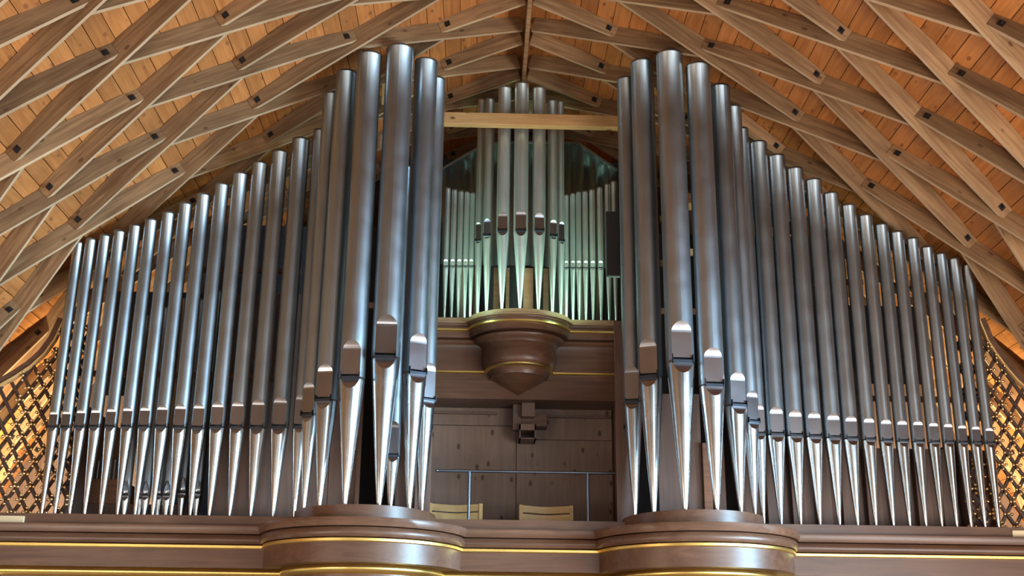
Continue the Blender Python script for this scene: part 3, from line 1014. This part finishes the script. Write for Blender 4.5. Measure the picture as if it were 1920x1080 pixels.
for (x0, x1, yt, Y, mt, nm) in ((392, 430, 560, 0.30, 'case_v', 'panel'), (431, 470, 560, 0.30, 'case_v', 'panel'), (471, 512, 560, 0.30, 'case_v', 'panel'), (513, 555, 560, 0.30, 'case_v', 'panel'), (556, 612, 600, 0.30, 'case_v', 'panel'),
                               (613, 664, 600, 0.30, 'case_v', 'panel'), (664, 672, 600, 0.26, 'case', 'post'), (740, 790, 700, 0.36, 'case_v', 'panel'), (790, 806, 700, 0.36, 'case_v', 'post'),
                               (1236, 1290, 748, 0.32, 'case_v', 'panel'), (1291, 1319, 748, 0.32, 'case_v', 'panel'), (1321, 1337, 840, 0.27, 'inner', 'post'), (1340, 1362, 740, 0.34, 'case_v', 'panel')):
    case_board(x0, x1, yt, Y, mt, name=nm)
xx = 1392
k = 0
while xx < 1870:
    w = 27 if k % 2 == 0 else 22
    case_board(xx, min(xx + w, 1872), 700 if xx < 1620 else (852 + 0.02 * (xx - 1740)), 0.32 if k % 2 == 0 else 0.40, 'case_v')
    xx += w - 1
    k += 1
# inner faces of the case beside the recess
for s, xq in ((-1, -0.86), (1, 0.915)):
    MB().bbox(xq - 0.02, xq + 0.02, 0.0, 1.06, 0.0, 1.20, 0.003).build('side_panel', M['case_v'], cs_of(xq), (0, -0.02, 0))
    MB().bbox(xq - (0.125 if s > 0 else 0.03), xq + 0.03, -0.03, 0.0, 0.0, 1.74 if s > 0 else 1.0, 0.003).build('corner_post', M['case_v'], cs_of(xq), (0, -0.02, 0))
for xq in (-0.97, 1.04):
    MB().box(xq - 0.008, xq + 0.008, 0.30, 1.40, 1.20, 3.35).build('flood_screen', M['dark'], cs_of(xq), (0, 0, 0))  # dark screens added to stop floodlight leaking into the rows
# rack rails that hold the pipe bodies
for (xa, xb, z) in ((-3.95, -1.95, 3.95), (2.0, 3.98, 3.85), (-1.8, -0.78, 4.6), (0.95, 1.9, 4.6), (-2.9, -1.95, 4.9), (2.05, 3.0, 4.9)):
    MB().bbox(xa, xb, 0.0, 0.03, 0, 0.05, 0.003).build('rack_rail', M['inner'], cs_of(xa), (0, -0.10, z - 2.80))
for s, zq in ((-1, 3.75), (1, 3.55)):
    MB().bbox(s * 3.735 - 0.012, s * 3.735 + 0.012, -0.02, 1.55, 0.0, zq - 2.80, 0.002).build('lamp_baffle', M['case_v'], cs_of(s), (0, -0.05, 0))  # added baffles keep the warm lamp light from behind the pipe rows
for (x0, x1, y0, y1, mt) in ((715, 723, 157, 194, 'pale'), (711, 719, 252, 277, 'tan'), (1238, 1244, 404, 413, 'pale'), (1239, 1245, 487, 498, 'pale'), (1291, 1297, 380, 392, 'pale'), (1293, 1299, 466, 478, 'pale'), (1231, 1235, 143, 168, 'pale')):
    a = at(x0, y1, -0.22); b = at(x1, y0, -0.22)
    MB().bbox(a.x, b.x, 0, 0.03, 0, b.z - a.z, 0.002).build('rack_stay', M[mt], cs_of(a.x), (0, -0.52, a.z - 2.845))
# dark inner back of the case
for (xa, xb, z1) in ((-3.2, -0.85, 5.75), (0.93, 3.2, 5.75)):
    MB().box(xa, xb, 0, 0.02, 0, z1 - 2.80).build('dark_screen', M['dark'], cs_of(xa), (0, 0.95, 0))

for (xa, xb, z0, z1) in ((-3.70, -1.95, 3.95, 4.92), (2.0, 3.70, 4.18, 4.92)):
    MB().box(xa, xb, 0, 0.015, z0 - 2.845, z1 - 2.845).build('dark_screen', M['dark'], cs_of(xa), (0, 0.42, 0))  # extra dark screens added against warm lamp leak between pipe bodies
# wind chest seen between the feet of the left row
wc = thing('wind_chest', (-3.3, 0.75, 2.30), 'reddish wooden wind chest seen between the outer left pipe feet', 'wind chest')
a = at(140, 897, 0.75); b = at(224, 930, 0.75)
MB().bbox(a.x + 3.3, b.x + 3.3, 0, 0.5, 3.0 - 2.30, a.z - 2.30, 0.004).build('chest_body', M['inner'], wc)
MB().bbox(a.x + 3.3 + 0.01, b.x + 3.3 + 0.6, -0.03, 0.48, 2.88 - 2.30, 3.0 - 2.30, 0.004).build('lower_rail', M['case_v'], wc)
MB().bbox(a.x + 3.3, b.x + 3.3 + 0.7, -0.12, 0.48, 0.0, 2.86 - 2.30, 0.004).build('bellows_board', M['inner'], wc)
for i in range(9):
    x = a.x + 3.3 + 0.02 + 0.036 * i
    MB().tube((x, 0.08, a.z - 2.30), (x, 0.08, a.z - 2.30 + 0.16 + 0.01 * (i % 3)), 0.008, 0.012, 8).build('rank_pipe', M['body'], wc)

# ------------------------------------------------------------------ lattice grilles with gilt balls
ball_me = MB().ball((0, 0, 0), 0.0135, 10, 6).mesh('ball'); ball_me.materials.append(M['brass'])


def grille(side):
    s = -1 if side == 'left' else 1
    g = thing('lattice_grille', (s * 3.9, 0.16, 2.815), 'dark diamond lattice grille with gilt balls at the %s end of the organ' % side, 'lattice grille')
    ox, oz = s * 3.9, 2.815
    if s < 0:
        cur = [(-40, 748), (0, 724), (30, 707), (60, 687), (85, 664), (104, 638), (122, 600)]
    else:
        cur = [(1834, 600), (1850, 639), (1866, 664), (1886, 691), (1905, 713), (1925, 731), (1965, 757)]
    cv = [at(x, y, 0.16) for x, y in cur]
    pts = [(p.x, p.z) for p in cv]
    if s < 0: pts = [(-4.58, pts[0][1] - 0.07)] + pts
    else: pts = pts + [(4.58, pts[-1][1] - 0.07)]
    # smooth resample
    def zt(x):
        if x <= pts[0][0]: return pts[0][1]
        for (x0, z0), (x1, z1) in zip(pts, pts[1:]):
            if x0 <= x <= x1: return z0 + (z1 - z0) * (x - x0) / (x1 - x0)
        return pts[-1][1]
    # top moulding: swept box in two steps
    for nm, mt, d0, d1, y0, y1 in (('top_moulding', 'case', 0.0, 0.055, -0.03, 0.04), ('moulding_bead', 'pale', -0.012, 0.002, -0.04, 0.01)):
        v = []; f = []
        n = len(pts)
        for i, (x, z) in enumerate(pts):
            a = pts[max(0, i - 1)]; b = pts[min(n - 1, i + 1)]
            t = Vector((b[0] - a[0], b[1] - a[1])).normalized()
            nn = Vector((-t.y, t.x))
            for (dd, yy) in ((d0, y0), (d1, y0), (d1, y1), (d0, y1)):
                v.append((x + nn.x * dd - ox, yy, z + nn.y * dd - oz))
        for i in range(n - 1):
            for j in range(4):
                a = 4 * i + j; b = 4 * i + (j + 1) % 4
                f.append((a, a + 4, b + 4, b))
        f += [(0, 1, 2, 3), (4 * n - 1, 4 * n - 2, 4 * n - 3, 4 * n - 4)]
        obj(nm, mesh_from(nm, v, f), M[mt], g)
    # lattice
    dx, dz = 0.125, 0.1025
    xa, xb = (-4.5, -3.70) if s < 0 else (3.70, 4.5)
    z0 = 2.84
    nodes = []
    for j in range(0, 16):
        for i in range(-1, 8):
            x = xa + i * dx + (dx / 2 if j % 2 else 0)
            z = z0 + j * dz
            nodes.append((i, j, x, z))
    have = {}
    for (i, j, x, z) in nodes:
        if xa - 0.02 <= x <= xb + 0.02 and z < zt(x) - 0.015:
            have[(i, j)] = (x, z)
    L_ = math.hypot(dx / 2, dz)
    bar_me = MB().bbox(-L_ / 2, L_ / 2, -0.012, 0.012, -0.014, 0.014, 0.003).mesh('lattice_bar'); bar_me.materials.append(M['bar'])
    for (i, j), (x, z) in have.items():
        for di in (0, 1):
            i2 = i - 1 + di if j % 2 == 0 else i + di
            x2 = x + (dx / 2 if di else -dx / 2); z2 = z + dz
            sc = 1.0
            if (i2, j + 1) not in have:
                if not (xa - 0.06 <= x2 <= xb + 0.06): continue
                sc = 0.5 if zt((x + x2) / 2) > (z + z2) / 2 + 0.01 else 0.22
                if zt(x2) > z2: sc = 1.0
            o = obj('lattice_bar', bar_me, None, g, ((x + (x2 - x) * sc / 2) - ox, 0.012 if di else -0.006, z + (z2 - z) * sc / 2 - oz))
            o.rotation_euler = (0, -math.atan2(z2 - z, x2 - x), 0)
            o.scale = (sc, 1, 1)
    cnt = 0
    for (i, j), (x, z) in sorted(have.items(), key=lambda q: abs(q[1][0])):
        for (ddx, ddz) in ((0, 0.004), (0.030, 0), (-0.030, 0), (0.0, 0.036), (0.0, -0.036)):
            if z + ddz > zt(x + ddx) - 0.012 or z + ddz < 2.815: continue
            if random.random() < 0.12: continue
            if cnt >= 290: break
            obj('gilt_ball', ball_me, None, g, (x + ddx - ox, -0.030, z + ddz - oz)); cnt += 1
    MB().box(xa - ox, xb - ox, -0.01, 0.01, 0.0, 0.02).build('bottom_rail', M['case'], g)
    x0, x1 = (-5.25, -4.5) if s < 0 else (4.5, 5.25)
    MB().box(x0 - ox, x1 - ox, -0.01, 0.01, 0.0, 0.72).build('side_panel', M['case_v'], g)


grille('left')
grille('right')

# ------------------------------------------------------------------ lamps of the place
for s in (-1, 1):
    side = 'left' if s < 0 else 'right'
    t = thing('standing_lamp', (s * 4.30, 0.55, 2.30), 'warm standing lamp inside the case behind the %s lattice grille' % side, 'lamp')
    MB().tube((0, 0, 0), (0, 0, 0.03), 0.10, None, 16).build('lamp_base', M['iron'], t)
    MB().tube((0, 0, 0.03), (0, 0, 0.30), 0.012, None, 10).build('pole', M['iron'], t)
    aim = Vector((s * 4.72, 1.9, 3.55)) - Vector((s * 4.30, 0.55, 2.64))
    q = aim.to_track_quat('-Z', 'Y')
    v = []; f = []
    for (z, rr) in ((0.07, 0.025), (0.05, 0.055), (0.0, 0.085), (-0.04, 0.10)):
        for i in range(18):
            a = 2 * PI * i / 18
            v.append((rr * math.cos(a), rr * math.sin(a), z))
    for j in range(3):
        for i in range(18):
            f.append((j * 18 + i, j * 18 + (i + 1) % 18, (j + 1) * 18 + (i + 1) % 18, (j + 1) * 18 + i))
    f.append(tuple(range(18)))
    sh = obj('reflector', mesh_from('reflector', v, f, True), M['iron'], t, (0, 0, 0.34)); sh.rotation_euler = q.to_euler()
    MB().ball((0, 0, 0), 0.035, 12, 8).build('bulb', M['lamp_bulb'], t, (0, 0, 0.34))
    d = bpy.data.lights.new('lamp_light', 'SPOT'); d.energy = 640; d.color = (1.0, 0.90, 0.60); d.shadow_soft_size = 0.05
    d.spot_size = math.radians(150); d.spot_blend = 0.6
    lo = bpy.data.objects.new('lamp_light', d); COL.objects.link(lo); lo.parent = t
    lo.location = Vector((0, 0, 0.34)) + aim.normalized() * 0.11; lo.rotation_euler = q.to_euler()

for s, xq in ((-1, -0.86), (1, 0.955)):
    side = 'left' if s < 0 else 'right'
    t = thing('led_floodlight', (xq, 0.27, 4.86), 'small floodlight behind the %s tower aimed at the central pipes' % side, 'floodlight')
    aim = Vector((0.05, 0.95, 5.45)) - Vector((xq, 0.27, 4.86))
    q = aim.to_track_quat('-Z', 'Y')
    t.rotation_euler = q.to_euler()
    MB().bbox(-0.05, 0.05, -0.035, 0.035, 0.0, 0.05, 0.004).build('housing', M['iron'], t)
    MB().box(-0.043, 0.043, -0.028, 0.028, -0.003, 0.001).build('lens', M['lamp_led'], t)
    d = bpy.data.lights.new('flood_light', 'SPOT'); d.energy = 95; d.color = (0.55, 1.0, 0.74); d.spot_size = math.radians(92); d.spot_blend = 0.6; d.shadow_soft_size = 0.07
    lo = bpy.data.objects.new('flood_light', d); COL.objects.link(lo); lo.parent = t; lo.location = (0, 0, -0.012)
